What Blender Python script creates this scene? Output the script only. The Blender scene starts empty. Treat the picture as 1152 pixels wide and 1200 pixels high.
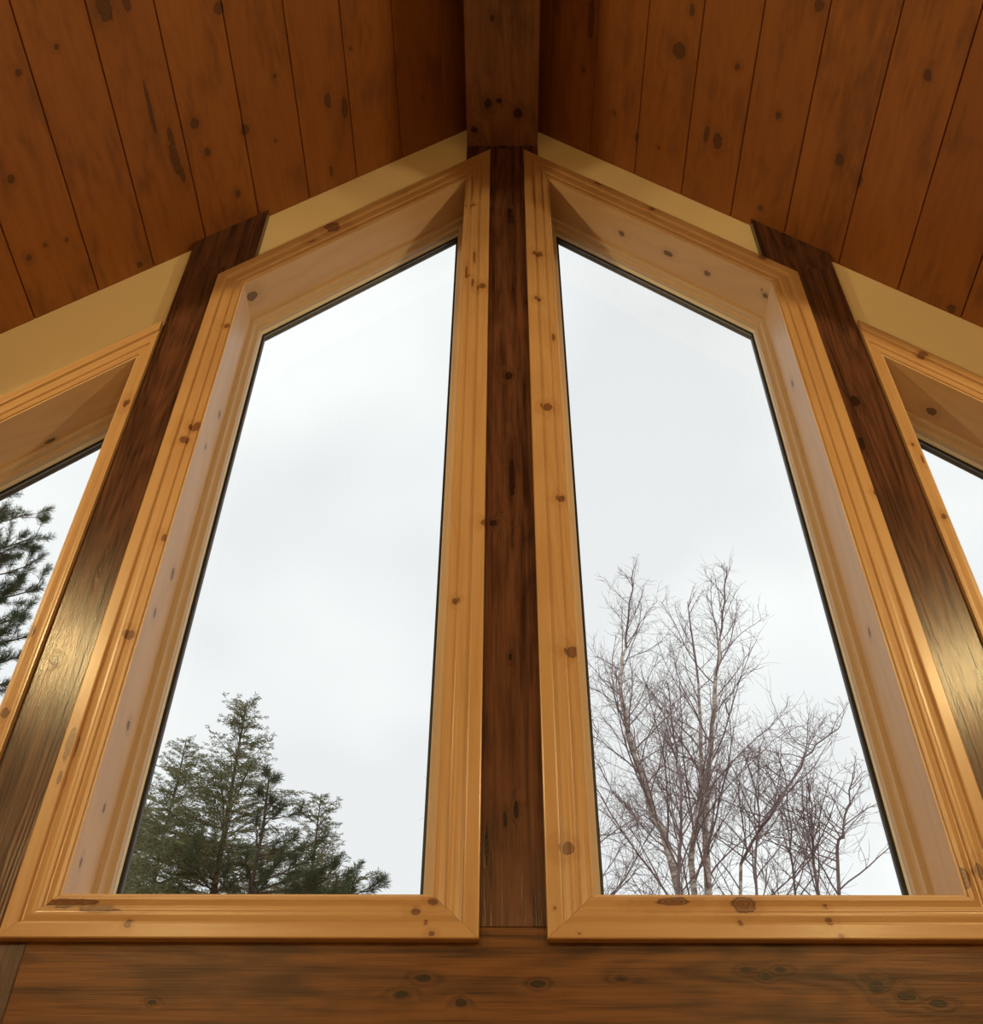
import bpy, bmesh, math, random
from mathutils import Vector, Matrix

scene = bpy.context.scene
COL = scene.collection
H0 = 1.6                      # eye height above the floor; building heights below are written relative to the eye

# ------------------------------------------------------------------ camera
F, PITCH, YAW, ROLL, CX, CAMX = 1275.67, 0.78611, -0.01342, 0.00774, 577.28, -0.016
cp, sp = math.cos(PITCH), math.sin(PITCH)
fwd = Vector((math.sin(YAW) * cp, math.cos(YAW) * cp, sp))
r0 = Vector((math.cos(YAW), -math.sin(YAW), 0))
u0 = r0.cross(fwd)
cr_, sr_ = math.cos(ROLL), math.sin(ROLL)
RIGHT = cr_ * r0 + sr_ * u0
UP = -sr_ * r0 + cr_ * u0
CAMLOC = Vector((CAMX, 0, H0))
cd = bpy.data.cameras.new('camera'); cam = bpy.data.objects.new('camera', cd); COL.objects.link(cam)
cd.sensor_fit = 'HORIZONTAL'; cd.sensor_width = 36; cd.lens = F / 1152 * 36
cd.shift_x = -(CX - 576) / 1152
cd.clip_start = 0.02; cd.clip_end = 500
m = Matrix.Identity(4)
for i, v in enumerate((RIGHT, UP, -fwd)):
    for j in range(3): m[j][i] = v[j]
m.translation = CAMLOC
cam.matrix_world = m
scene.camera = cam


def ray(px, py):
    return RIGHT * ((px - CX) / F) + UP * (-(py - 600) / F) + fwd


def at(px, py, Y):            # survey helper: photo pixel -> point on the vertical plane y = Y
    d = ray(px, py)
    return CAMLOC + d * (Y / d.y)


def at_slope(px, py, side):   # photo pixel -> point on a ceiling slope
    c, s = (CL, SL) if side < 0 else (CR, SR)
    d = ray(px, py)
    # z = H0 + c - s*|x|
    t = (H0 + c - s * side * CAMLOC.x - CAMLOC.z) / (d.z + s * side * d.x)
    return CAMLOC + d * t


CL, SL, CR, SR = 4.4215, 0.9647, 4.3743, 0.9938      # ceiling slopes  z = C - S*|x|

# ------------------------------------------------------------------ tagging
def tag(o, label=None, cat=None, group=None, kind=None):
    if label: o['label'] = label
    if cat: o['category'] = cat
    if group: o['group'] = group
    if kind: o['kind'] = kind
    return o


def empty(name, loc=(0, 0, 0)):
    o = bpy.data.objects.new(name, None); COL.objects.link(o); o.location = loc
    o.empty_display_size = .1
    return o


def meshobj(name, verts, faces, mat, parent=None, uvf=None, smooth=False, fattr=None):
    me = bpy.data.meshes.new(name)
    me.from_pydata([tuple(v) for v in verts], [], faces)
    me.update()
    if uvf:
        uv = me.uv_layers.new(name='UVMap')
        co = [v.co for v in me.vertices]
        for l in me.loops:
            uv.data[l.index].uv = uvf(co[l.vertex_index])
    if fattr:
        a = me.attributes.new('seed', 'FLOAT', 'FACE')
        a.data.foreach_set('value', fattr)
    if smooth:
        me.polygons.foreach_set('use_smooth', [True] * len(me.polygons))
    me.materials.append(mat)
    o = bpy.data.objects.new(name, me); COL.objects.link(o)
    if parent:
        o.parent = parent
        o.matrix_parent_inverse = Matrix.Translation(-parent.location)
    return o


# ------------------------------------------------------------------ materials
class NT:
    def __init__(s, name):
        s.m = bpy.data.materials.new(name); s.m.use_nodes = True
        s.t = s.m.node_tree; s.t.nodes.clear()
        s.out = s.t.nodes.new('ShaderNodeOutputMaterial')

    def n(s, typ, **kw):
        nd = s.t.nodes.new(typ)
        for k, v in kw.items():
            if k.startswith('i_'): pass
            else: setattr(nd, k, v)
        return nd

    def put(s, sock, v):
        if isinstance(v, bpy.types.NodeSocket): s.t.links.new(v, sock)
        else: sock.default_value = v

    def math(s, op, a, b=0.0, c=0.0, clamp=False):
        nd = s.n('ShaderNodeMath', operation=op, use_clamp=clamp)
        s.put(nd.inputs[0], a); s.put(nd.inputs[1], b); s.put(nd.inputs[2], c)
        return nd.outputs[0]

    def vm(s, op, a, b=(0, 0, 0)):
        nd = s.n('ShaderNodeVectorMath', operation=op)
        s.put(nd.inputs[0], a); s.put(nd.inputs[1], b)
        return nd.outputs['Value'] if op in ('LENGTH', 'DOT_PRODUCT') else nd.outputs[0]

    def noise(s, vec, scale=1.0, detail=3.0, rough=.55, dist=0.0):
        nd = s.n('ShaderNodeTexNoise')
        s.put(nd.inputs['Vector'], vec); nd.inputs['Scale'].default_value = scale
        nd.inputs['Detail'].default_value = detail; nd.inputs['Roughness'].default_value = rough
        nd.inputs['Distortion'].default_value = dist
        return nd.outputs[0]

    def rng(s, v, a, b, c=0.0, d=1.0, smooth=False):
        nd = s.n('ShaderNodeMapRange', interpolation_type='SMOOTHSTEP' if smooth else 'LINEAR')
        s.put(nd.inputs[0], v)
        for i, x in enumerate((a, b, c, d)): s.put(nd.inputs[1 + i], x)
        return nd.outputs[0]

    def mix(s, f, a, b, mode='MIX'):
        nd = s.n('ShaderNodeMix', data_type='RGBA', blend_type=mode)
        s.put(nd.inputs[0], f)
        for sock, v in ((nd.inputs[6], a), (nd.inputs[7], b)):
            s.put(sock, v if isinstance(v, bpy.types.NodeSocket) else (*v, 1))
        return nd.outputs[2]

    def comb(s, x, y, z):
        nd = s.n('ShaderNodeCombineXYZ')
        for i, v in enumerate((x, y, z)): s.put(nd.inputs[i], v)
        return nd.outputs[0]

    def sep(s, v):
        nd = s.n('ShaderNodeSeparateXYZ'); s.put(nd.inputs[0], v)
        return nd.outputs

    def bsdf(s, color, rough=.5, spec=.5, coat=0.0, coat_rough=.2, bump=None, bs=.2, bd=.002, metal=0.0):
        b = s.n('ShaderNodeBsdfPrincipled')
        s.put(b.inputs['Base Color'], color if isinstance(color, bpy.types.NodeSocket) else (*color, 1))
        s.put(b.inputs['Roughness'], rough); b.inputs['Specular IOR Level'].default_value = spec
        b.inputs['Coat Weight'].default_value = coat; b.inputs['Coat Roughness'].default_value = coat_rough
        b.inputs['Metallic'].default_value = metal
        if bump is not None:
            bp = s.n('ShaderNodeBump'); s.put(bp.inputs['Height'], bump)
            bp.inputs['Strength'].default_value = bs; bp.inputs['Distance'].default_value = bd
            s.t.links.new(bp.outputs[0], b.inputs['Normal'])
        s.t.links.new(b.outputs[0], s.out.inputs[0])
        return b


def wood(name, light, dark, knotc, knots=(), halo=None, ring=38.0, ringmix=.45, blot=0.0, blotc=None, rough=.4,
         spec=.5, coat=0.0, coat_rough=.2, fine=.3, seedvar=0.0, bump=.15, seed=0.0, vs=1.0, streak=0.0):
    """UV in metres: u across the grain, v along it. knots: (u, v, radius, elongation, darkness)."""
    T = NT(name)
    uv = T.n('ShaderNodeUVMap', uv_map='UVMap').outputs[0]
    U, V, _ = T.sep(uv)
    at_ = T.n('ShaderNodeAttribute', attribute_name='seed').outputs['Fac']
    rnd = T.n('ShaderNodeObjectInfo').outputs['Random']
    sd = T.math('ADD', T.math('MULTIPLY', at_, 37.0), T.math('MULTIPLY_ADD', rnd, 53.0, seed))
    dmin = None; kd = None
    wob = T.noise(T.comb(T.math('MULTIPLY', U, 60), T.math('MULTIPLY', V, 45), sd), 1, 2)
    wobf = T.rng(wob, .2, .8, .75, 1.3)
    for (ku, kv, r, e, dk) in knots:
        d = T.vm('MULTIPLY', T.vm('SUBTRACT', uv, (ku, kv, 0)), (1 / r, 1 / (r * e), 0))
        L = T.math('DIVIDE', T.vm('LENGTH', d), dk)
        dmin = L if dmin is None else T.math('MINIMUM', dmin, L)
    w1 = T.noise(T.comb(T.math('MULTIPLY', U, 5.5), T.math('MULTIPLY', V, .75 * vs), sd), 1, 1.5)
    w2 = T.noise(T.comb(T.math('MULTIPLY', U, 9), T.math('MULTIPLY', V, 5), T.math('ADD', sd, 9.0)), 1, 2)
    phase = T.math('MULTIPLY_ADD', w1, ring * 1.6, T.math('MULTIPLY', w2, 3.0))
    if dmin is not None:
        dm = T.math('MULTIPLY', dmin, wobf)
        hal = T.math('POWER', T.rng(dm, 1.0, 4.5, 1.0, 0.0), 2.0)
        phase = T.math('ADD', phase, T.math('MULTIPLY', hal, 4.0))
    s = T.math('MULTIPLY_ADD', T.math('SINE', T.math('MULTIPLY', phase, 2.2)), .5, .5)
    s = T.math('POWER', s, 1.6)
    f1 = T.noise(T.comb(T.math('MULTIPLY', U, 260), T.math('MULTIPLY', V, 7), sd), 1, 4, .6)
    f2 = T.noise(T.comb(T.math('MULTIPLY', U, 45), T.math('MULTIPLY', V, 1.6), T.math('ADD', sd, 4.0)), 1, 3, .6)
    t = T.math('MULTIPLY', s, ringmix)
    t = T.math('ADD', t, T.math('MULTIPLY', T.rng(f1, .3, .7, -.5, .5), fine))
    t = T.math('ADD', t, T.math('MULTIPLY', T.rng(f2, .3, .7, -.3, .7), fine + streak), clamp=True)
    c = T.mix(t, light, dark)
    if blot:
        b1 = T.noise(T.comb(T.math('MULTIPLY', U, 9), T.math('MULTIPLY', V, 3.2), T.math('ADD', sd, 17.0)), 1, 3, .6)
        b2 = T.noise(T.comb(T.math('MULTIPLY', U, 34), T.math('MULTIPLY', V, 7), T.math('ADD', sd, 27.0)), 1, 2, .6)
        bb = T.math('ADD', T.math('MULTIPLY', b1, .65), T.math('MULTIPLY', b2, .35))
        c = T.mix(T.math('MULTIPLY', T.rng(bb, .47, .68, 0, 1, True), blot), c, blotc or dark)
    if seedvar:
        h = T.math('FRACT', T.math('MULTIPLY', T.math('SINE', T.math('MULTIPLY', sd, 12.9898)), 43758.5))
        c = T.mix(1.0, c, T.n('ShaderNodeCombineColor').outputs[0], 'MULTIPLY') if False else \
            T.mix(T.math('MULTIPLY', h, seedvar), c, dark)
    if dmin is not None:
        c = T.mix(T.math('MULTIPLY', hal, .42), c, halo or dark)
        ringk = T.math('MULTIPLY_ADD', T.math('SINE', T.math('MULTIPLY', dm, 16.0)), .16, .78)
        c = T.mix(T.math('MULTIPLY', T.rng(dm, .85, 1.12, 1, 0, True), ringk), c, knotc)
        c = T.mix(T.math('MULTIPLY', T.rng(T.math('ABSOLUTE', T.math('SUBTRACT', dm, .97)), .02, .14, 1, 0, True), .55), c,
                  tuple(x * .5 for x in knotc))
    T.bsdf(c, rough, spec, coat, coat_rough, bump=T.math('ADD', f1, T.math('MULTIPLY', s, .4)), bs=bump, bd=.001)
    return T.m


def plain(name, col, rough=.5, spec=.4, bumpscale=None, bs=.1, var=0.0, metal=0.0):
    T = NT(name)
    g = T.n('ShaderNodeTexCoord').outputs['Object']
    nz = T.noise(g, bumpscale or 20.0, 4)
    c = T.mix(T.math('MULTIPLY', T.rng(nz, .3, .7), var), col, tuple(x * .6 for x in col))
    T.bsdf(c, rough, spec, bump=nz if bumpscale else None, bs=bs, bd=.002, metal=metal)
    return T.m


PINE = dict(light=(.47, .30, .158), dark=(.375, .20, .090), knotc=(.105, .036, .020), halo=(.30, .13, .05), rough=.38, coat=.25,
            coat_rough=.22, ring=34, ringmix=.30, fine=.24, vs=.3)
JAMB = dict(light=(.60, .43, .285), dark=(.45, .30, .185), knotc=(.085, .048, .036), halo=(.34, .21, .13), rough=.42, spec=.35,
            ring=16, ringmix=.25, fine=.10, bump=.04)
DARK = dict(light=(.115, .050, .030), dark=(.024, .010, .008), knotc=(.010, .006, .005), halo=(.030, .013, .009), rough=.25, spec=.42,
            ring=40, ringmix=.34, fine=.55, blot=.55, blotc=(.028, .012, .010), bump=.6, vs=.6, streak=.5)
CEIL = dict(light=(.295, .110, .026), dark=(.165, .054, .013), knotc=(.062, .024, .010), halo=(.13, .044, .012), rough=.55, coat=.0,
            ring=26, ringmix=.20, fine=.28, blot=.55, blotc=(.085, .032, .012), seedvar=.35, bump=.2)

M_wall = plain('cream_paint', (.88, .80, .58), .7, .25, 180, .06)
M_frame = NT('clear_coated_wood_frame')
_g = M_frame.n('ShaderNodeTexCoord').outputs['Object']
_v = M_frame.vm('MULTIPLY', _g, (60, 60, 3))
M_frame.bsdf(M_frame.mix(M_frame.noise(_v, 1, 3), (.62, .50, .40), (.52, .41, .31)), .5, .4)
M_frame = M_frame.m
M_bead = plain('white_glazing_bead', (.82, .80, .72), .4)
M_rubber = plain('black_rubber', (.012, .011, .013), .5)
M_clad = plain('dark_exterior_cladding', (.05, .042, .045), .45)
M_grey = plain('grey_exterior_stop', (.34, .33, .31), .5)
M_floor = wood('oak_floor', (.36, .20, .09), (.22, .11, .05), (.1, .05, .02), ring=20)
M_dark = plain('roof_deck', (.03, .012, .006), .9)

G = NT('window_glass')
_f = G.n('ShaderNodeFresnel'); _bf = G.n('ShaderNodeNewGeometry').outputs['Backfacing']
G.put(_f.inputs[0], G.rng(_bf, 0, 1, 1.45, 1 / 1.45))   # the same reflectance entering and leaving the sheet
_t = G.n('ShaderNodeBsdfTransparent'); _t.inputs[0].default_value = (.97, .985, .98, 1)
_gl = G.n('ShaderNodeBsdfGlossy'); _gl.inputs['Roughness'].default_value = .0
_mx = G.n('ShaderNodeMixShader')
G.t.links.new(_f.outputs[0], _mx.inputs[0]); G.t.links.new(_t.outputs[0], _mx.inputs[1]); G.t.links.new(_gl.outputs[0], _mx.inputs[2])
G.t.links.new(_mx.outputs[0], G.out.inputs[0]); M_glass = G.m

# ------------------------------------------------------------------ geometry helpers
def box_vf(x0, x1, y0, y1, z0, z1, V, Fc):
    b = len(V)
    V += [(x0, y0, z0), (x1, y0, z0), (x1, y1, z0), (x0, y1, z0), (x0, y0, z1), (x1, y0, z1), (x1, y1, z1), (x0, y1, z1)]
    Fc += [tuple(b + i for i in f) for f in ((0, 3, 2, 1), (4, 5, 6, 7), (0, 1, 5, 4), (1, 2, 6, 5), (2, 3, 7, 6), (3, 0, 4, 7))]


def prism_y(poly, y0, y1, bevel=0.0):
    """poly: (x, z) counter-clockwise as seen from the room (from -y). A small chamfer runs round the room-side face."""
    n = len(poly)
    V = []; Fc = []
    rings = [(0, y1), (0, y0 + bevel), (bevel, y0)] if bevel else [(0, y1), (0, y0)]
    for off, y in rings:
        for (x, z) in offset(poly, off): V.append((x, y, z + H0))
    for k in range(len(rings) - 1):
        for i in range(n):
            j = (i + 1) % n
            Fc.append((k * n + i, k * n + j, (k + 1) * n + j, (k + 1) * n + i))
    Fc.append(tuple(range(n - 1, -1, -1)))
    b = (len(rings) - 1) * n
    Fc.append(tuple(b + i for i in range(n)))
    return V, Fc


def offset(poly, d):
    """inward offset (d>0) of a CCW (x, z) polygon with mitred corners"""
    if abs(d) < 1e-9: return list(poly)
    n = len(poly); out = []
    for i in range(n):
        p0, p1, p2 = Vector(poly[i - 1]), Vector(poly[i]), Vector(poly[(i + 1) % n])
        a = (p1 - p0).normalized(); b = (p2 - p1).normalized()
        na = Vector((-a.y, a.x)); nb = Vector((-b.y, b.x))
        k = d / max(.05, 1 + na.dot(nb))
        out.append(tuple(p1 + (na + nb) * k))
    return out


def ring_board(name, poly, i, prof, mat, parent, gap=.00035, uv=True, clip=None, smooth=False):
    """one mitred board along edge i of an opening. prof: closed loop of (offset outward, y)"""
    n = len(poly); j = (i + 1) % n
    A = Vector(poly[i]); B = Vector(poly[j]); a = (B - A).normalized(); nrm = Vector((a.y, -a.x))   # outward
    V = []; Fc = []
    for k, (off, y) in enumerate(prof):
        o = offset(poly, -off)
        p = Vector(o[i]) + a * gap; q = Vector(o[j]) - a * gap
        V.append((p.x, y, p.y + H0)); V.append((q.x, y, q.y + H0))
    m_ = len(prof)
    for k in range(m_):
        l = (k + 1) % m_
        Fc.append((2 * k, 2 * k + 1, 2 * l + 1, 2 * l))
    Fc.append(tuple(2 * k for k in range(m_))); Fc.append(tuple(2 * k + 1 for k in range(m_ - 1, -1, -1)))
    uvf = uv_axes(a, nrm)
    o = meshobj(name, V, Fc, mat, parent, uvf)
    bm = bmesh.new(); bm.from_mesh(o.data)
    if clip:
        r = bmesh.ops.bisect_plane(bm, geom=bm.verts[:] + bm.edges[:] + bm.faces[:], plane_co=clip[0], plane_no=clip[1], clear_outer=True)
        es = [e for e in bm.edges if e.is_boundary]
        if es: bmesh.ops.holes_fill(bm, edges=es, sides=0)
    bmesh.ops.recalc_face_normals(bm, faces=bm.faces[:])
    bm.to_mesh(o.data); bm.free()
    return o


def uv_axes(a, b):
    return lambda p: (p.x * b.x + (p.z - H0) * b.y + p.y, p.x * a.x + (p.z - H0) * a.y)


def knots_on(poly, i, lst, Y):
    """knots given as photo pixels on the plane y=Y of ring board i -> uv knots"""
    n = len(poly); A = Vector(poly[i]); B = Vector(poly[(i + 1) % n]); a = (B - A).normalized(); nrm = Vector((a.y, -a.x))
    f = uv_axes(a, nrm); out = []
    for k in lst:
        px, py, r = k[:3]; e = k[3] if len(k) > 3 else 1.25; dk = k[4] if len(k) > 4 else 1
        yy = k[5] if len(k) > 5 else Y
        p = at(px, py, yy); u, v = f(p)
        out.append((u, v, r * (p - CAMLOC).dot(fwd) / F, e, dk))
    return out


# ------------------------------------------------------------------ windows
CW = .088
# casing profile: (offset outward from the opening, y); the room-side face is stepped and coved
def casing_prof(back):
    return [(0, back), (0, 2.0110), (.0015, 2.0095), (.0085, 2.0092), (.011, 2.0100), (.0195, 2.0121), (.0220, 2.0119), (.0240, 2.0072),
            (.026, 2.0062), (.031, 2.0060), (.033, 2.0064), (.035, 2.0059), (.040, 2.0060), (.0435, 2.0066), (.0520, 2.0086), (.0550, 2.0082),
            (.0572, 2.0010), (.060, 2.0), (CW - .003, 2.0), (CW - .001, 2.001), (CW, 2.003), (CW, back)]


def jamb_prof(): return [(0, 2.163), (0, 2.0145), (.018, 2.0145), (.018, 2.207), (.0005, 2.207)]


FR = [(-.0005, 2.1625), (.0, 2.1612), (-.012, 2.1612), (-.0135, 2.1625), (-.0145, 2.179), (-.016, 2.181), (-.0275, 2.182), (-.0285, 2.184),
      (-.0290, 2.198), (-.0290, 2.2115), (.0165, 2.2115), (.0165, 2.2075), (-.0005, 2.2075)]
BEAD = [(-.0291, 2.1985), (-.0300, 2.1975), (-.0315, 2.2110), (-.0291, 2.2114)]
GASK = [(-.0315, 2.2111), (-.0385, 2.2122), (-.0385, 2.2145), (-.026, 2.2145), (-.026, 2.2117)]
STOP = [(-.0325, 2.2178), (-.0332, 2.2255), (.014, 2.2255), (.014, 2.2178)]
CLAD = [(-.0300, 2.2258), (-.0360, 2.2260), (-.0375, 2.2345), (-.028, 2.245), (.040, 2.245), (.040, 2.2258)]

openings = []


def build_window(name, label, inner, side, casing_knots, jamb_knots, back=2.018, clipx=None):
    """inner: casing inner polygon CCW (x, z). Edge order: 0 bottom, 1 right side, 2 head, 3 left side."""
    w = empty(name, (sum(p[0] for p in inner) / 4, 2.02, inner[0][1] - CW + H0))
    tag(w, label, 'window', kind='structure')
    J = offset(inner, .005)
    openings.append(offset(J, -.0183))
    for i in range(4):
        bk = back
        clip = None
        if clipx is not None and i != (1 if side < 0 else 3):
            bk = 2.0448
            clip = (Vector((clipx + .0006 * side, 0, 0)), Vector((-side, 0, 0)))
        if clipx is not None and i == (3 if side > 0 else 1):
            bk = 2.0448; clip = (Vector((clipx + .0006 * side, 0, 0)), Vector((-side, 0, 0)))
        kn = knots_on(inner, i, casing_knots.get(i, []), 2.003)
        mt = wood('%s_casing_pine' % name + 'abcd'[i], knots=kn, seed=i * 3.1 + len(name) + side * 7 + inner[0][0] * 5, **PINE)
        ring_board('casing', inner, i, casing_prof(bk), mt, w, clip=clip)
        kn = knots_on(J, i, jamb_knots.get(i, []), 2.1)
        mt = wood('%s_jamb_pine' % name + 'abcd'[i], knots=kn, seed=i * 5.7 + side * 3 + inner[0][0] * 9, **JAMB)
        ring_board('window_sill' if i == 0 else 'jamb', J, i, jamb_prof(), mt, w)
        fr = ring_board('frame_rail' if i in (0, 2) else 'frame_stile', J, i, FR, M_frame, w)
    # continuous rings as single meshes
    def ring(nm, prof, mat):
        V = []; Fc = []
        n = 4; mp = len(prof)
        for (off, y) in prof:
            for (x, z) in offset(J, -off): V.append((x, y, z + H0))
        for k in range(mp):
            l = (k + 1) % mp
            for i in range(n):
                j = (i + 1) % n
                Fc.append((k * n + i, k * n + j, l * n + j, l * n + i))
        o = meshobj(nm, V, Fc, mat, w)
        bm = bmesh.new(); bm.from_mesh(o.data); bmesh.ops.recalc_face_normals(bm, faces=bm.faces[:]); bm.to_mesh(o.data); bm.free()
        return o
    tag(ring('glazing_bead', BEAD, M_bead), 'thin white glazing bead')
    tag(ring('gasket', GASK, M_rubber), 'black rubber gasket')
    tag(ring('exterior_stop', STOP, M_grey), 'grey exterior stop')
    tag(ring('exterior_cladding', CLAD, M_clad), 'dark exterior cladding')
    P = offset(J, .026)
    V, Fc = prism_y(P, 2.2146, 2.2176)
    tag(meshobj('pane', V, Fc, M_glass, w), 'clear glass pane')
    return w


S = .9738
zi = .8756 + CW
ti = 4.0744 - CW * math.sqrt(1 + S * S)
iaL, ibL = .0624 + CW, .9676 - CW
iaR, ibR = .0661 + CW, .9673 - CW
tsi = 3.9319 - CW * math.sqrt(1 + S * S)
SX = 1.134
SO = 2.15
PLX, PRX = 1.0946, 1.1013      # outer edges of the flanking posts

polyR = [(iaR, zi), (ibR, zi), (ibR, ti - S * ibR), (iaR, ti - S * iaR)]
polyL = [(-ibL, zi), (-iaL, zi), (-iaL, ti - S * iaL), (-ibL, ti - S * ibL)]
polySR = [(SX + .004, zi), (SO, zi), (SO, tsi - S * SO), (SX + .004, tsi - S * (SX + .004))]
polySL = [(-SO, zi), (-SX, zi), (-SX, tsi - S * SX), (-SO, tsi - S * SO)]

build_window('window_1', 'trapezoid window cut off by the left edge of the photo, beyond the left dark timber post', polySL, -1,
             {1: [(38, 738, 6, 1.5), (8, 833, 5, 1.5), (150, 470, 3, 2)]},
             {2: [(118, 446, 3.5, 1.6, 1, 2.1), (43, 492, 3, 2.5, .8, 2.1)]}, clipx=-PLX)
build_window('window_2', 'tall trapezoid window left of the central post, with an evergreen tree behind the glass', polyL, -1,
             {3: [(262, 380, 3.5), (226, 498, 6.5), (213, 514, 4.5), (189, 628, 3.2, 1.8), (148, 742, 6), (84, 872, 4, 6), (72, 912, 2.2, 4)],
              2: [(390, 266, 7.5, 1.2), (364, 281, 3, 1.8)],
              1: [(549, 316, 1.7, 7), (557, 300, 1.5, 8), (555, 330, 1.5, 6), (564, 336, 4.2), (550, 321, 2.2), (567, 613, 6, 1.1, .8), (537, 702, 3.5), (556, 239, 2), (561, 181, 1.8, 3), (547, 239, 2)],
              0: [(507, 1059, 4.5), (487, 1069, 4), (499, 1081, 1.5), (506, 1093, 3), (75, 1060, 5, 7), (115, 1067, 3.5, 7), (150, 1083, 3.5)]},
             {2: [(300, 355, 6, 1.2, 1, 2.09)],
              3: [(264, 490, 3, 2, 1, 2.13), (240, 523, 2, 2, 1, 2.08), (210, 677, 4, 2, 1, 2.12), (178, 717, 3, 2, 1, 2.06), (150, 850, 4, 1.6, 1, 2.1), (110, 942, 3, 2, 1, 2.08), (88, 1008, 3, 2, 1, 2.05)]})
build_window('window_3', 'tall trapezoid window right of the central post, with bare birches behind the glass', polyR, 1,
             {3: [(630, 297, 4.5, 1.1), (630, 350, 2.5, 1.5), (646, 393, 2.2, 3), (640, 476, 6, 1.1), (655, 582, 4.5, 1.2), (667, 762, 7.5, 1.1), (664, 993, 7.5, 1.1), (661, 526, 1.3, 7), (631, 165, 2), (652, 1065, 1.5), (643, 248, 1.6)],
              2: [(716, 221, 3, 3.5), (763, 246, 3.2), (893, 303, 4), (700, 216, 2, 3), (640, 205, 2.3)],
              1: [(1025, 578, 3, 1.5), (985, 453, 2, 2), (1135, 1028, 8.5, 1.6), (1150, 1020, 5, 2)],
              0: [(872, 1062, 9, 1.5), (790, 1059, 5, 4), (972, 1080, 3.4), (969, 1064, 2.2), (868, 1082, 2), (985, 1096, 2.5), (679, 1093, 1.3)]},
             {2: [(727, 276, 3, 1.3, 1, 2.1), (775, 311, 3, 2, 1, 2.12), (829, 319, 3, 1.2, 1, 2.09), (836, 312, 2, 1.2, 1, 2.07), (890, 358, 3, 1.2, 1, 2.1), (887, 349, 1.3, 1, 1, 2.08)],
              1: [(934, 446, 3, 2, 1, 2.08), (1021, 740, 3, 2, 1, 2.08)]})
build_window('window_4', 'trapezoid window cut off by the right edge of the photo, beyond the right dark timber post', polySR, 1,
             {2: [(1081, 416, 4.6, 1.2)], 3: [(1067, 518, 2), (1104, 603, 3.6), (1079, 536, 1.4, 5)]},
             {2: [(1099, 471, 5, 1.2, 1, 2.1)]}, clipx=PRX)

# ------------------------------------------------------------------ gable wall with its four openings
YW0, YW1 = 2.045, 2.2075
bm = bmesh.new()
XW = 3.7
outer = [(-XW, -H0 - .1), (XW, -H0 - .1), (XW, CR - SR * XW + .012), (-.024, CR + .04), (-XW, CL - SL * XW + .012)]
loops = [outer] + openings
vs_all = []
for lp in loops:
    vs = [bm.verts.new((x, YW0, z + H0)) for x, z in lp]
    for i in range(len(vs)): bm.edges.new((vs[i], vs[(i + 1) % len(vs)]))
bmesh.ops.triangle_fill(bm, use_beauty=True, use_dissolve=False, edges=bm.edges[:], normal=(0, -1, 0))
# drop faces that fill the holes
def inside(p, poly):
    c = False
    for i in range(len(poly)):
        x1, z1 = poly[i - 1]; x2, z2 = poly[i]
        if (z1 > p[1]) != (z2 > p[1]) and p[0] < (x2 - x1) * (p[1] - z1) / (z2 - z1) + x1: c = not c
    return c
kill = [f for f in bm.faces if any(inside((f.calc_center_median().x, f.calc_center_median().z - H0), o) for o in openings)]
bmesh.ops.delete(bm, geom=kill, context='FACES')
r = bmesh.ops.extrude_face_region(bm, geom=bm.faces[:])
bmesh.ops.translate(bm, verts=[g for g in r['geom'] if isinstance(g, bmesh.types.BMVert)], vec=(0, YW1 - YW0, 0))
bmesh.ops.recalc_face_normals(bm, faces=bm.faces[:])
me = bpy.data.meshes.new('wall_front'); bm.to_mesh(me); bm.free(); me.materials.append(M_wall)
o = bpy.data.objects.new('wall_front', me); COL.objects.link(o)
tag(o, 'cream painted gable wall around the tall windows', 'wall', kind='structure')

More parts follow.
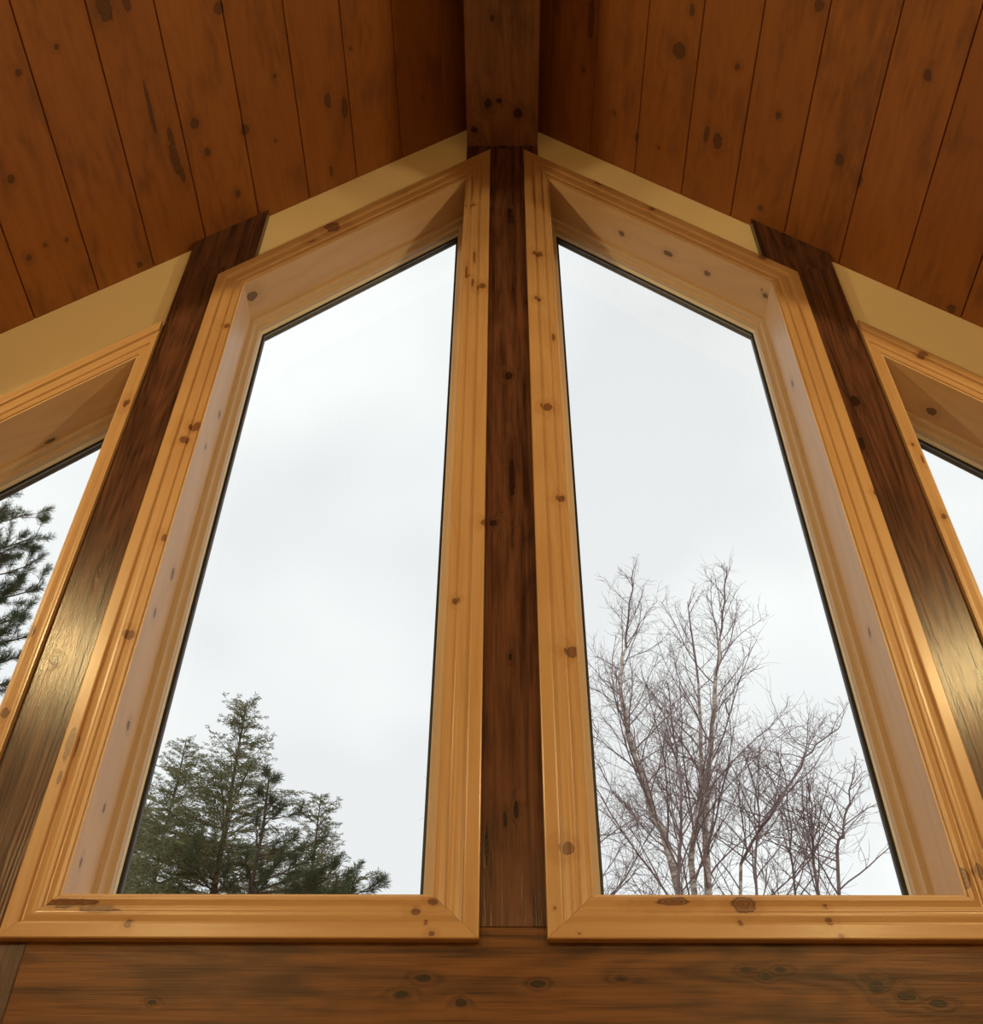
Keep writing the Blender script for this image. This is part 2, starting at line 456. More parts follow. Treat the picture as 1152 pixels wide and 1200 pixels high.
# ------------------------------------------------------------------ ceiling of wide pine planks on both slopes
YB = -4.4
XL, XR = -XW, XW
seamsR = [-.024, .17, .330, .491, .652, .813, .974, 1.135, 1.296, 1.457]
while seamsR[-1] < XW: seamsR.append(seamsR[-1] + .1615)
seamsL = [-.024, .085, .248, .411, .574, .737, .900, 1.063, 1.216, 1.369, 1.536]
while seamsL[-1] < XW: seamsL.append(seamsL[-1] + .1625)
V = []; Fc = []; seeds = []
random.seed(4)
for side, seams, c, s in ((1, seamsR, CR, SR), (-1, seamsL, CL, SL)):
    L = math.sqrt(1 + s * s)
    tx, tz = 1 / L, -s / L             # down the slope
    nx, nz = s / L, 1 / L              # outward (up) normal
    for k in range(len(seams) - 1):
        g0 = .0016 if k else -0.02; g1 = .0016
        a0, a1 = seams[k] * L + g0, seams[k + 1] * L - g1
        sec = [(a0 + .0018, 0), (a1 - .0018, 0), (a1, .002), (a1, .018), (a0, .018), (a0, .002)]
        b = len(V)
        for yy in (YB, 2.0445):
            for (t, h) in sec:
                x = t * tx + h * nx; z = c + t * tz + h * nz
                V.append((x * side if not (side == -1 and False) else x, yy, z + H0))
        fl = []
        for q in range(6):
            p_ = (q + 1) % 6
            fl.append((b + q, b + p_, b + 6 + p_, b + 6 + q))
        fl += [tuple(b + q for q in range(5, -1, -1)), tuple(b + 6 + q for q in range(6))]
        if side < 0: fl = [tuple(reversed(f)) for f in fl]
        Fc += fl; sdv = random.random(); seeds += [sdv] * len(fl)
    # deck closing the roof above the planks
    b = len(V)
    for yy in (YB, 2.25):
        for (t, h) in ((-.1, .0185), (XW * L + .1, .0185), (XW * L + .1, .12), (-.1, .12)):
            V.append(((t * tx + h * nx) * side, yy, c + t * tz + h * nz + H0))
    fl = [(b, b + 1, b + 5, b + 4), (b + 1, b + 2, b + 6, b + 5), (b + 2, b + 3, b + 7, b + 6), (b + 3, b, b + 4, b + 7), (b + 3, b + 2, b + 1, b), (b + 4, b + 5, b + 6, b + 7)]
    if side < 0: fl = [tuple(reversed(f)) for f in fl]
    Fc += fl; seeds += [0] * 6

def ceil_uv(p): return (p.x * 1.39 + (7.0 if p.x > -.024 else 0), p.y)
ck = []
for (px, py, r, *ex) in [(66, 55, 2.6), (122, 8, 8, 1.8), (148, 4, 4, 2), (13, 210, 4), (34, 302, 3), (53, 287, 2), (78, 281, 2), (164, 310, 3), (228, 145, 5, 1.1), (243, 178, 3.5),
                    (287, 152, 4.5, 1.3), (279, 227, 3.2), (256, 10, 5.5), (322, 89, 2), (323, 165, 1.6), (384, 118, 4, 1.8), (404, 126, 4, 2.6), (411, 57, 1.6),
                    (176, 128, 2.2, 12), (205, 185, 4.5, 4), (214, 205, 3, 3), (200, 160, 3, 3), (495, 115, 1.5), (22, 85, 3), (388, 200, 3, 3, .6),
                    (796, 60, 7.5, 1.1), (864, 78, 3), (841, 165, 6, 1.5, .9), (828, 158, 3, 3), (912, 135, 3.5), (984, 187, 4.8), (960, 6, 5.5), (1087, 88, 4, 1.5), (684, 82, 2),
                    (693, 22, 5, 5, .8), (891, 244, 2.5), (1115, 362, 4), (720, 132, 2), (772, 173, 1.5), (746, 161, 2, 2), (1008, 212, 2, 3), (578, 21, 1), (811, 12, 3, 2)]:
    sd = -1 if px < 588 else 1
    p = at_slope(px, py, sd); u, v = ceil_uv(p)
    e = ex[0] if ex else 1.2; dk = ex[1] if len(ex) > 1 else 1
    ck.append((u, v, r * (p - CAMLOC).dot(fwd) / F * 1.15, e, dk))
M_ceil = wood('ceiling_planks_pine', knots=ck, **CEIL)
o = meshobj('ceiling', V, Fc, M_ceil, None, ceil_uv, fattr=seeds)
tag(o, 'sloping ceiling of wide stained knotty pine planks', 'ceiling', kind='structure')

# ------------------------------------------------------------------ dark stained timbers
def kn_plane(lst, Y, uvf):
    out = []
    for k in lst:
        p = at(k[0], k[1], Y); u, v = uvf(p)
        out.append((u, v, k[2] * (p - CAMLOC).dot(fwd) / F, k[3] if len(k) > 3 else 1.3, k[4] if len(k) > 4 else 1))
    return out

uvV = uv_axes(Vector((0, 1)), Vector((1, 0)))      # grain vertical
uvH = uv_axes(Vector((1, 0)), Vector((0, 1)))      # grain horizontal
YP, YPB = 2.018, 2.0446
BX0, BX1, BZ = -.1554, .1234, 4.0708

def post_mat(name, kn, seed): return wood(name, knots=kn_plane(kn, YP, uvV), seed=seed, **DARK)

# ridge beam, runs back over the room
V = []; Fc = []
bev = .004
sec = [(BX0 + bev, BZ), (BX1 - bev, BZ), (BX1, BZ + bev), (BX1, BZ + .19), (BX0, BZ + .19), (BX0, BZ + bev)]
for yy in (YB + .02, 2.0446):
    for x, z in sec: V.append((x, yy, z + H0))
for q in range(6): Fc.append((q, 6 + q, 6 + (q + 1) % 6, (q + 1) % 6))
Fc += [tuple(range(6)), tuple(range(11, 5, -1))]
uvB = lambda p: (p.x + p.z, p.y)
def at_z(px, py, z):
    d = ray(px, py); return CAMLOC + d * (z / d.z)
bk = []
for (px, py, r, e, dk) in [(577, 21, 2.2, 1.6, 1), (572, 122, 5, 1.4, .8), (607, 133, 8, 1.2, .6), (585, 118, 5, 1, .6), (556, 152, 6, 1, .6)]:
    p = at_z(px, py, BZ); u, v = uvB(p); bk.append((u, v, r * (p - CAMLOC).dot(fwd) / F, e, dk))
DB = dict(DARK); DB.update(light=(.24, .115, .062), dark=(.12, .056, .032), blot=.6, blotc=(.05, .022, .012), streak=0, ringmix=.3, fine=.4)
o = meshobj('ridge_beam', V, Fc, wood('ridge_beam_stain', knots=bk, seed=3, **DB), None, uvB)
tag(o, 'dark stained wooden ridge beam running overhead along the peak of the ceiling', 'beam')

# centre post
t = empty('timber_post', (-.005, 2.03, 0))
tag(t, 'dark timber post between the two tall central windows, directly under the ridge beam', 'post', 'timber posts on the gable wall')
V, Fc = prism_y([(-.1265, .9063), (.1305, .9063), (.1305, 3.86), (BX1, 3.87), (BX1, BZ - .0004), (BX0, BZ - .0004), (BX0, 3.87), (-.1265, 3.86)], YP, YPB, .001)
meshobj('shaft', V, Fc, post_mat('centre_post_stain', [(578, 613, 4, 1.1), (588, 600, 1, 1), (600, 560, 5, 9, .7), (597, 250, 4, 6, .6), (596, 440, 7, 1.5, .6), (605, 950, 4, 3, .8), (592, 960, 3, 4, .8), (590, 172, 3, 1), (570, 990, 3, 9, .8), (598, 770, 3, 3, .6)], 1.0), t, uvV)
V, Fc = prism_y([(BX0, -H0 + .001), (BX1, -H0 + .001), (BX1, .46), (BX0, .46)], YP, YPB, .0015)
meshobj('lower_shaft', V, Fc, post_mat('centre_post_foot_stain', [], 2.0), t, uvV)

# flanking posts: shaft plus a short block on top that meets the ceiling
def flank(side, xo, xi, xl, c, s, label, kn, seed):
    t = empty('timber_post', (side * (xi + xo) / 2, 2.03, 0)); tag(t, label, 'post', 'timber posts on the gable wall')
    zj = 3.205 if side < 0 else 3.18
    sh = [(.8965, .93), (.8965, 3.09), (xi, 3.145), (xi, zj), (xo, zj), (xo, -H0 + .001), (xl, -H0 + .001), (xl, .93)]
    cap = [(xi, zj + .0006), (xi, c - s * xi - .0012), (xo, c - s * xo - .0012), (xo, zj + .0006)]
    for nm, pl, sdd in (('shaft', sh, 0), ('top_block', cap, 5)):
        pl = [(x * side, z) for x, z in pl]
        area = sum(pl[i - 1][0] * pl[i][1] - pl[i][0] * pl[i - 1][1] for i in range(len(pl)))
        if area < 0: pl = pl[::-1]
        V, Fc = prism_y(pl, YP, YPB, .0012)
        meshobj(nm, V, Fc, post_mat('post_stain_%s%s' % (nm, 'l' if side < 0 else 'r'), kn if not sdd else [], seed + sdd), t, uvV)
    return t
flank(-1, PLX, .868, .916, CL, SL, 'dark timber post between the two left windows, running up to the left ceiling slope',
      [(65, 774, 4, 1.2), (108, 600, 3, 8, .6), (150, 470, 4, 5, .6), (120, 660, 2, 9, .6)], 5)
flank(1, PRX, .874, .916, CR, SR, 'dark timber post between the two right windows, running up to the right ceiling slope',
      [(1002, 470, 6, 2, .8), (1010, 520, 4, 4, .7), (1045, 640, 3, 3, .6)], 8)

# beam below the windows
V, Fc = prism_y([(-.9155, .4605), (.9155, .4605), (.9155, .9060), (-.9155, .9060)], YP, YPB, .0012)
DH = dict(DARK); DH.update(light=(.170, .072, .024), dark=(.045, .017, .007), blotc=(.035, .015, .008), blot=.6, rough=.4, spec=.3)
kn = kn_plane([(897, 1144, 3.5, 1.3), (1028, 1156, 7, 1.4, .9), (1062, 1168, 7, 2.2, .7), (915, 1136, 4, 2, .7), (875, 1137, 4, 2, .7), (495, 1146, 6, 2.5, .6), (630, 1153, 7, 2, .6), (540, 1175, 6, 1.5, .7), (470, 1165, 7, 2, .5), (178, 1175, 4, 1.6, .7),
               (1100, 1176, 8, 2, .6), (728, 1147, 4, 2, .6)], YP, uvH)
o = meshobj('sill_beam', V, Fc, wood('sill_beam_stain', knots=kn, seed=11, **DH), None, uvH)
tag(o, 'wide dark horizontal timber beam running beneath the two tall central windows', 'beam')

# ------------------------------------------------------------------ the rest of the room
def slab(name, x0, x1, y0, y1, z0, z1, mat, label, cat, uvf=None):
    V = []; Fc = []; box_vf(x0, x1, y0, y1, z0, z1, V, Fc)
    return tag(meshobj(name, V, Fc, mat, None, uvf), label, cat, kind='structure')
slab('floor', -XW, XW, YB, YW0 - .001, -.12, 0, M_floor, 'wooden floor of the room', 'floor', lambda p: (p.x, p.y))
slab('wall_left', -XW - .15, -XW + .2, YB, YW0 - .001, .001, CL - SL * (XW - .2) + H0 - .002, M_wall, 'cream side wall on the left', 'wall')
slab('wall_right', XW - .2, XW + .15, YB, YW0 - .001, .001, CR - SR * (XW - .2) + H0 - .002, M_wall, 'cream side wall on the right', 'wall')
V, Fc = prism_y([(-XW, -H0), (XW, -H0), (XW, CR - SR * XW + .05), (-.024, CR + .1), (-XW, CL - SL * XW + .05)], YB - .15, YB - .002)
tag(meshobj('wall_back', V, Fc, M_wall), 'cream gable wall behind the viewer', 'wall', kind='structure')

# ------------------------------------------------------------------ outdoors
GZ = -.7
gm = NT('winter_grass')
_g = gm.n('ShaderNodeTexCoord').outputs['Object']
gm.bsdf(gm.mix(gm.noise(_g, .6, 6), (.16, .15, .08), (.09, .08, .05)), .95, .1)
V = []; Fc = []; N = 24
for i in range(N + 1):
    for j in range(N + 1):
        x = -40 + 80 * i / N; y = 2.6 + 60 * j / N
        V.append((x, y, GZ + .25 * math.sin(x * .3 + 1) * math.sin(y * .21) * min(1, (y - 2.6) / 6)))
for i in range(N):
    for j in range(N):
        a = i * (N + 1) + j; Fc.append((a, a + N + 1, a + N + 2, a + 1))
tag(meshobj('ground', V, Fc, gm.m, None, None, True), 'winter lawn outside the windows', 'ground', kind='structure')


def bark(name, c1, c2, sc=8, band=False):
    T = NT(name)
    g = T.n('ShaderNodeTexCoord').outputs['Object']
    v = T.vm('MULTIPLY', g, (sc, sc, sc * 3.2 if band else sc * .4))
    nz = T.noise(v, 1, 4, .65)
    T.bsdf(T.mix(T.rng(nz, .42, .62, 0, 1, True), c1, c2), .85, .2)
    return T.m
M_birch = bark('birch_bark', (.62, .52, .43), (.25, .18, .15), 5, True)
M_twig = bark('birch_twig', (.25, .175, .165), (.15, .10, .095), 6)
M_bark = bark('conifer_bark', (.10, .075, .055), (.05, .036, .028), 8)


def leafmat(name, c1, c2, sc=2.0):
    T = NT(name)
    g = T.n('ShaderNodeTexCoord').outputs['Object']
    nz = T.noise(g, sc, 3)
    c = T.mix(T.rng(nz, .35, .65), c1, c2)
    d = T.n('ShaderNodeBsdfDiffuse'); T.put(d.inputs[0], c)
    tr = T.n('ShaderNodeBsdfTranslucent'); T.put(tr.inputs[0], c)
    mx = T.n('ShaderNodeMixShader'); mx.inputs[0].default_value = .3
    T.t.links.new(d.outputs[0], mx.inputs[1]); T.t.links.new(tr.outputs[0], mx.inputs[2]); T.t.links.new(mx.outputs[0], T.out.inputs[0])
    return T.m
M_hem = leafmat('hemlock_needles', (.25, .25, .13), (.16, .175, .085))
M_pine = leafmat('pine_needles', (.085, .115, .06), (.055, .080, .045))


class TB:
    """collects tubes and leaf blades"""
    def __init__(s): s.V = []; s.F = []
    def tube(s, pts, rad, n=5):
        b = len(s.V); prev = None
        for k, p in enumerate(pts):
            d = (pts[min(k + 1, len(pts) - 1)] - pts[max(k - 1, 0)])
            d = d.normalized() if d.length > 1e-9 else Vector((0, 0, 1))
            if prev is None:
                e = Vector((1, 0, 0)) if abs(d.x) < .8 else Vector((0, 1, 0))
                e = (e - d * e.dot(d)).normalized()
            else:
                e = (prev - d * prev.dot(d)); e = e.normalized() if e.length > 1e-6 else prev
            prev = e; f = d.cross(e)
            for q in range(n):
                a = 2 * math.pi * q / n
                s.V.append(p + (e * math.cos(a) + f * math.sin(a)) * rad[k])
        for k in range(len(pts) - 1):
            for q in range(n):
                s.F.append((b + k * n + q, b + k * n + (q + 1) % n, b + (k + 1) * n + (q + 1) % n, b + (k + 1) * n + q))
        s.F.append(tuple(b + q for q in range(n - 1, -1, -1)))
        s.F.append(tuple(b + (len(pts) - 1) * n + q for q in range(n)))
    def blade(s, p, d, L, w, side):
        b = len(s.V)
        s.V += [p - side * w * .3, p + d * L * .55 - side * w * .5, p + d * L, p + d * L * .5 + side * w * .5]
        s.F.append((b, b + 1, b + 2, b + 3))
    def obj(s, name, mat, parent, smooth=False): return meshobj(name, s.V, s.F, mat, parent, None, smooth)


def rvec(R=random):
    while True:
        v = Vector((R.uniform(-1, 1), R.uniform(-1, 1), R.uniform(-1, 1)))
        if .05 < v.length < 1: return v.normalized()


def curve(p, d, L, n, R, wob, lift):
    pts = [p.copy()]; d = d.copy()
    for k in range(n):
        d = (d + rvec(R) * wob + Vector((0, 0, lift))).normalized()
        p = p + d * (L / n); pts.append(p)
    return pts, d


def interp(pts, t):
    f = t * (len(pts) - 1); i = min(int(f), len(pts) - 2); k = f - i
    return pts[i].lerp(pts[i + 1], k), (pts[i + 1] - pts[i]).normalized()


def birch(label, stems, Y, seed, dens=1.0, spread=1.0, r_base=.085, bark_to=.72, group=None, blen=3.0, start=.24, name='birch_tree'):
    """stems: lists of photo pixels surveyed on the plane y=Y (low to high); each runs on down to a shared foot"""
    R = random.Random(seed)
    s0 = [at(*q, Y) for q in stems[0]]
    foot = Vector((s0[0].x - (s0[1].x - s0[0].x) * .35, Y, GZ))
    t = empty(name, foot); tag(t, label, 'tree', group or 'bare birches outside')
    for si, st in enumerate(stems):
        pts = [at(q[0], q[1], Y + R.uniform(-.5, .5)) for q in st]
        f = foot + Vector((R.uniform(-.14, .14), R.uniform(-.14, .14), -.05))
        mid = f.lerp(pts[0], .5) + Vector((R.uniform(-.08, .08), R.uniform(-.08, .08), 0))
        ctl = [f, mid] + pts
        # smooth resample
        P = []
        for k in range(len(ctl) - 1):
            a = ctl[max(k - 1, 0)]; b = ctl[k]; c = ctl[k + 1]; d = ctl[min(k + 2, len(ctl) - 1)]
            for q in range(5):
                u = q / 5
                P.append(.5 * ((2 * b) + (c - a) * u + (2 * a - 5 * b + 4 * c - d) * u * u + (3 * b - a - 3 * c + d) * u ** 3))
        P.append(ctl[-1])
        P = [p + rvec(R) * .025 if 0 < k < len(P) - 1 else p for k, p in enumerate(P)]
        H = P[-1].z - GZ
        rb = r_base * R.uniform(.85, 1.1) * (1 if si == 0 else .85)
        rad = [rb * (1 - .93 * k / (len(P) - 1)) ** 1.0 + .004 for k in range(len(P))]
        cut = int(len(P) * bark_to)
        tw = TB(); tr = TB(); tr.tube(P[:cut + 1], rad[:cut + 1], 8); tr.obj('trunk', M_birch, t, True)
        tw.tube(P[cut:], rad[cut:], 5)
        nb = int(58 * dens)
        for k in range(nb):
            u = start + (1 - start) * (k + R.random()) / nb
            u = min(u, .985)
            p, d = interp(P, u)
            az = R.uniform(0, 2 * math.pi)
            up = R.uniform(.75, 1.35)
            dd = (Vector((math.cos(az), math.sin(az), 0)) * spread + Vector((0, 0, up))).normalized()
            L = blen * (1.02 - u) ** .62 * R.uniform(.6, 1.15)
            r1 = min(rad[min(int(u * (len(P) - 1)), len(rad) - 1)] * .5, .0035 + .0045 * L)
            bp, _ = curve(p, dd, L, 8, R, .16, .035)
            tw.tube(bp, [r1 * (1 - .8 * q / 8) + .0012 for q in range(9)], 4)
            n2 = int((5 + L * 5.0) * dens ** .5)
            for q in range(n2):
                v = .15 + .85 * (q + R.random()) / n2; v = min(v, .99)
                p2, d2 = interp(bp, v)
                d3 = (d2 * .9 + rvec(R) * .75 + Vector((0, 0, .18))).normalized()
                L2 = L * R.uniform(.22, .45) * (1.15 - v * .6)
                b2, _ = curve(p2, d3, L2, 5, R, .22, .03)
                tw.tube(b2, [max(.0026, r1 * .45) * (1 - .62 * w / 5) for w in range(6)], 3)
                n3 = 1 + int(L2 * 6)
                for w in range(n3):
                    v3 = R.uniform(.15, 1); p3, d4 = interp(b2, min(v3, .99))
                    d5 = (d4 * .8 + rvec(R) * .8).normalized()
                    b3, _ = curve(p3, d5, L2 * R.uniform(.3, .7) + .10, 3, R, .25, .02)
                    tw.tube(b3, [.0027, .0023, .0019, .0014], 3)
        tw.obj('branches', M_twig, t)
    return t


birch('bare birch whose pale trunk leans up the left side of the tall right window',
      [[(797, 1051), (763, 945), (738, 860), (728, 796), (736, 735), (742, 668)]], 14.0, 3, .85, .85, .085, .80, None, 2.7)
birch('tallest bare birch with twin pale trunks in the middle of the right tall window',
      [[(832, 1051), (829, 931), (838, 807), (846, 735), (852, 664)], [(813, 1051), (822, 930), (818, 800), (806, 705)]], 15.0, 8, .66, .8, .085, .80, None, 3.0)
birch('low bare birch fanning out at the right side of the tall right window',
      [[(868, 1051), (915, 940), (950, 880), (985, 850)], [(930, 1051), (927, 960), (912, 880)], [(885, 1051), (890, 960), (872, 880)]], 13.0, 15, .62, 1.2, .030, .45, None, 2.1, .3)
birch('slim bare birch mostly hidden behind the central post, twigs showing on both sides of it',
      [[(655, 1051), (648, 940), (655, 850), (668, 760)], [(600, 1051), (565, 960), (540, 880)]], 14.5, 22, .75, 1.15, .06, .6, None, 2.8, .28)
birch('thin dark-stemmed bare sapling between the two pale birch trunks',
      [[(797, 1051), (800, 960), (792, 880), (782, 800)]], 12.5, 29, .6, .9, .03, .3, None, 1.9, .3)
birch('bare birch beyond the window at the right edge, only its twig tips showing',
      [[(1290, 1051), (1270, 900), (1240, 760), (1225, 660)]], 14.0, 36, .75, 1.1, .07, .6, None, 3.0, .3)


birch('small bare twiggy birch nearest the lower right corner of the tall right window',
      [[(985, 1051), (990, 970), (1000, 905)], [(960, 1051), (955, 980), (948, 930)]], 10.5, 41, .55, 1.3, .03, .3, None, 1.5, .3)


def hemlock(label, top_px, Y, seed, wid=.46):
    R = random.Random(seed)
    top = at(*top_px, Y)
    foot = Vector((top.x + .1, Y, GZ)); H = top.z - GZ
    t = empty('hemlock_tree', foot); tag(t, label, 'tree', 'feathery evergreens outside')
    tk = TB(); n = 14
    P = [foot.lerp(top, k / n) + Vector((R.uniform(-.02, .02), R.uniform(-.02, .02), -.05 if k == 0 else 0)) for k in range(n + 1)]
    tk.tube(P, [.14 * (1 - k / n) + .006 for k in range(n + 1)], 8); tk.obj('trunk', M_bark, t, True)
    br = TB(); lf = TB()
    z = .04
    while z < H * .86:
        fine = z < 3.6
        u = 1 - z / H
        p, d = interp(P, min(u, .999))
        az = R.uniform(0, 2 * math.pi)
        L = (.10 + z * wid * .88 + .12 * math.sin(z * 4)) * R.uniform(.7, 1.12); L = min(L, 2.6)
        dd = Vector((math.cos(az), math.sin(az), .85 - min(z * .16, .75))).normalized()
        bp, _ = curve(p, dd, L, 7, R, .07, -.035)
        br.tube(bp, [(.004 + .005 * L) * (1 - .85 * q / 7) for q in range(8)], 4)
        hn = Vector((0, 0, 1)); sd = bp[-1] - bp[0]; sd = sd.cross(hn).normalized() if sd.cross(hn).length > .01 else Vector((1, 0, 0))
        n2 = max(3, int(L / (.050 if fine else .10)))
        for q in range(n2):
            v = .08 + .92 * (q + R.random() * .6) / n2; v = min(v, .995)
            p2, d2 = interp(bp, v)
            sg = 1 if q % 2 else -1
            L2 = max(.07, (L * .42) * (1.05 - v)) * R.uniform(.6, 1.15)
            d3 = (d2 * .75 + sd * sg * .75 + rvec(R) * .35 + Vector((0, 0, .12))).normalized()
            b2, _ = curve(p2, d3, L2, 4, R, .12, -.05)
            br.tube(b2, [.003, .0026, .002, .0016, .0012], 3)
            n3 = max(5, int(L2 / (.017 if fine else .05)))
            for w in range(n3):
                v3 = (w + R.random()) / n3; p3, d4 = interp(b2, min(v3, .99))
                s2 = d4.cross(hn); s2 = s2.normalized() if s2.length > .01 else sd
                for sgn in (1, -1):
                    d5 = (d4 * .75 + s2 * sgn * R.uniform(.5, 1.1) + rvec(R) * .35 + Vector((0, 0, -.12))).normalized()
                    lf.blade(p3, d5, R.uniform(.035, .065) * (1 if fine else 1.8), .011 if fine else .03, (d5.cross(rvec(R))).normalized())
        z += R.uniform(.020, .040) if fine else R.uniform(.07, .13)
    br.obj('branches', M_bark, t); tag(lf.obj('foliage', M_hem, t), 'fine olive-green hemlock sprays')
    return t


def pine(label, trunk_px, Y, seed, limbs, Hextra=0.0, R0=.14, rnd_low=True, name='pine_tree'):
    """limbs: photo pixels of the tips of the needle-clad limbs, surveyed near y=Y"""
    R = random.Random(seed)
    top = at(*trunk_px, Y) + Vector((0, 0, Hextra))
    foot = Vector((top.x, Y, GZ)); H = top.z - GZ
    t = empty(name, foot); tag(t, label, 'tree', 'tufted pines outside')
    n = 12; tk = TB()
    P = [foot.lerp(top, k / n) + Vector((R.uniform(-.03, .03), R.uniform(-.03, .03), -.05 if k == 0 else 0)) for k in range(n + 1)]
    tk.tube(P, [R0 * (1 - k / n) + .008 for k in range(n + 1)], 8); tk.obj('trunk', M_bark, t, True)
    br = TB(); lf = TB()

    def tuft(p, d, nn, L):
        for _ in range(nn):
            dd = (d * .8 + rvec(R) * .75).normalized()
            q = p - d * R.uniform(0, .12)
            lf.blade(q, dd, L * R.uniform(.75, 1.15), .0042, dd.cross(rvec(R)).normalized())

    def limb(tip, dense=1.0):
        hor = Vector((tip.x - foot.x, tip.y - foot.y, 0)).length
        zt = max(GZ + 1.5, min(tip.z - hor * R.uniform(.15, .5), top.z - .05))
        a = interp(P, (zt - GZ) / H)[0] if zt < top.z else top
        mid = a.lerp(tip, .55) + Vector((0, 0, -.10 * hor))
        bp = []
        for k in range(9):
            u = k / 8; bp.append((a * (1 - u) ** 2 + mid * 2 * u * (1 - u) + tip * u * u) + rvec(R) * .015 * (0 < k < 8))
        L = (tip - a).length
        br.tube(bp, [(.006 + .008 * L) * (1 - .75 * q / 8) for q in range(9)], 5)
        n2 = max(3, int(L * 7 * dense))
        for q in range(n2):
            v = .30 + .70 * (q + R.random()) / n2; v = min(v, .99)
            p2, d2 = interp(bp, v)
            d3 = (d2 * 1.0 + rvec(R) * .8 + Vector((0, 0, .25))).normalized()
            L2 = min(.5, L * .3) * R.uniform(.5, 1.1) * (1.25 - v * .7)
            b2, dl = curve(p2, d3, L2, 4, R, .12, .05)
            br.tube(b2, [.0055, .0048, .004, .0035, .003], 4)
            for w in range(1 + int(L2 / .11)):
                v3 = min(.99, .35 + .65 * R.random()) if w else .99
                p3, d4 = interp(b2, v3)
                dt = (d4 + rvec(R) * .35 + Vector((0, 0, .15))).normalized()
                tuft(p3 + dt * .03, dt, 84, .085)
        tuft(tip, (bp[-1] - bp[-2]).normalized(), 80, .10)
    for l in limbs:
        px, py = l[:2]; dy = l[2] if len(l) > 2 else R.uniform(-.5, .4)
        limb(at(px, py, Y + dy))
    # limbs on the far side and lower down, so the tree is whole from elsewhere too
    for k in range(16 if rnd_low else 8):
        zz = GZ + H * R.uniform(.35, .88); az = R.uniform(0, 2 * math.pi); rr = (top.z - zz) * .32 + .3
        limb(Vector((foot.x + math.cos(az) * rr, foot.y + math.sin(az) * rr, zz + .3)), .6)
    br.obj('branches', M_bark, t); tag(lf.obj('needles', M_pine, t), 'long dark green pine needles in tufts')
    return t


hemlock('tall evergreen with a pointed tip and fine drooping sprays in the left tall window', (291, 822), 12.0, 5, .62)
hemlock('feathery evergreen whose tip stands just left of the tallest pointed evergreen', (219, 866), 15.5, 9, .62)
hemlock('low feathery evergreen cut off by the left side of the left tall window', (160, 925), 9.5, 14, .62)
hemlock('slim evergreen tip right of the tallest pointed evergreen, behind the dark pine', (376, 932), 15.0, 17, .60)
pine('dark pine with tufted needles in front of the pointed evergreen in the left tall window', (318, 905), 10.0, 12,
     [(312, 905, .1), (326, 912, 0), (304, 925, -.2), (318, 935, -.3), (332, 945, -.2), (352, 952, .1), (345, 980, -.3), (378, 985, 0), (366, 1005, -.2), (300, 960, -.4), (392, 1010, .1),
      (412, 1022, 0), (448, 1032, -.1), (405, 1042, -.3), (370, 1040, -.4), (330, 1000, -.5), (290, 1000, -.5), (340, 1040, -.5), (270, 1035, -.4), (385, 1048, -.5)], .05, .09)
pine('tall tufted pine seen through the window at the left edge of the photo', (-70, 470), 9.0, 21,
     [(14, 572, 0), (34, 602, .2), (44, 628, 0), (20, 640, -.3), (36, 662, -.1), (46, 690, .1), (30, 720, -.3), (38, 745, 0), (18, 770, -.2), (8, 800, .2), (5, 600, -.4), (2, 690, .3), (10, 740, -.5), (24, 690, .3), (-20, 560, 0), (-30, 640, .3), (8, 655, .4)], .6, .17)

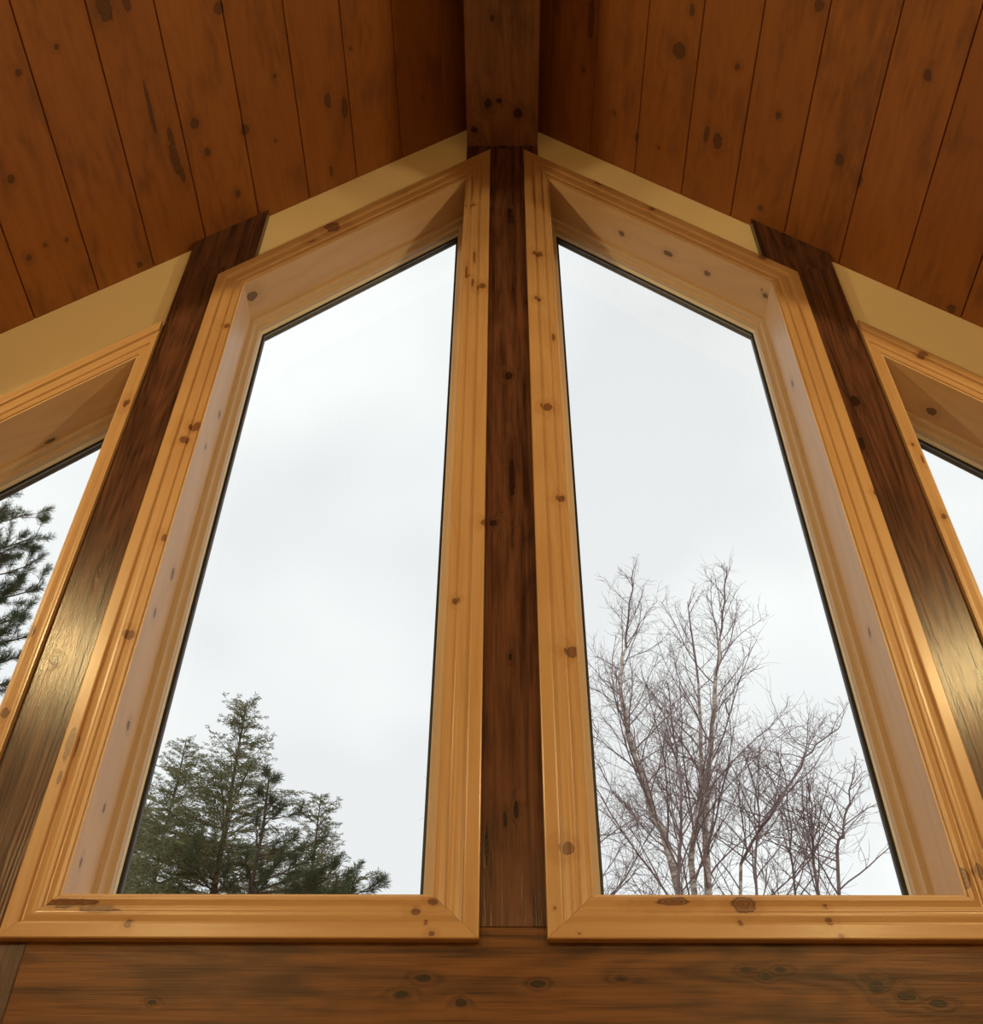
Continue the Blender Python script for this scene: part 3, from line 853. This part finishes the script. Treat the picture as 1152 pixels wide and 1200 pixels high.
# ------------------------------------------------------------------ sky and lamps
w = bpy.data.worlds.new('overcast_sky'); scene.world = w; w.use_nodes = True
nt = w.node_tree; nt.nodes.clear()
o_ = nt.nodes.new('ShaderNodeOutputWorld'); bg = nt.nodes.new('ShaderNodeBackground')
tc = nt.nodes.new('ShaderNodeTexCoord'); nz = nt.nodes.new('ShaderNodeTexNoise'); rp = nt.nodes.new('ShaderNodeValToRGB')
mp = nt.nodes.new('ShaderNodeMapping'); mp.inputs['Scale'].default_value = (1, 1, 1.5); mp.inputs['Location'].default_value = (.2, 2.5, .9)
nt.links.new(tc.outputs['Generated'], mp.inputs[0]); nt.links.new(mp.outputs[0], nz.inputs['Vector'])
nz.inputs['Scale'].default_value = 2.2; nz.inputs['Detail'].default_value = 3.0; nz.inputs['Roughness'].default_value = .45
rp.color_ramp.elements[0].position = .40; rp.color_ramp.elements[0].color = (.945, .955, .975, 1)
rp.color_ramp.elements[1].position = .59; rp.color_ramp.elements[1].color = (1.13, 1.15, 1.15, 1)
nt.links.new(nz.outputs[0], rp.inputs[0]); nt.links.new(rp.outputs[0], bg.inputs[0]); bg.inputs[1].default_value = 1.0
nt.links.new(bg.outputs[0], o_.inputs[0])

WARM = (1.0, .715, .305)
for side in (-1, 1):          # recessed downlights in the two slopes
    c, s = (CL, SL) if side < 0 else (CR, SR)
    for (x, y, e) in ((1.80, .56, 96), (1.80, -1.55, 100), (1.80, -3.0, 96)):
        ld = bpy.data.lights.new('recessed_downlight', 'SPOT'); lo = bpy.data.objects.new('recessed_downlight', ld); COL.objects.link(lo)
        ld.energy = e; ld.color = WARM; ld.spot_size = math.radians(160); ld.spot_blend = .04; ld.shadow_soft_size = .045
        L = math.sqrt(1 + s * s); nrm = Vector((-s * side / L, 0, -1 / L))
        lo.location = Vector((x * side, y, H0 + c - s * x)) + nrm * .012
        lo.rotation_euler = nrm.to_track_quat('-Z', 'Y').to_euler()

vs = scene.view_settings
scene.display_settings.display_device = 'sRGB'
vs.view_transform = 'Standard'; vs.look = 'None'; vs.exposure = 0.0; vs.gamma = 1.0; vs.use_curve_mapping = False
scene.cycles.max_bounces = 8; scene.cycles.diffuse_bounces = 5; scene.cycles.transparent_max_bounces = 16
scene.cycles.use_denoising = True
scene.cycles.sample_clamp_indirect = 6.0
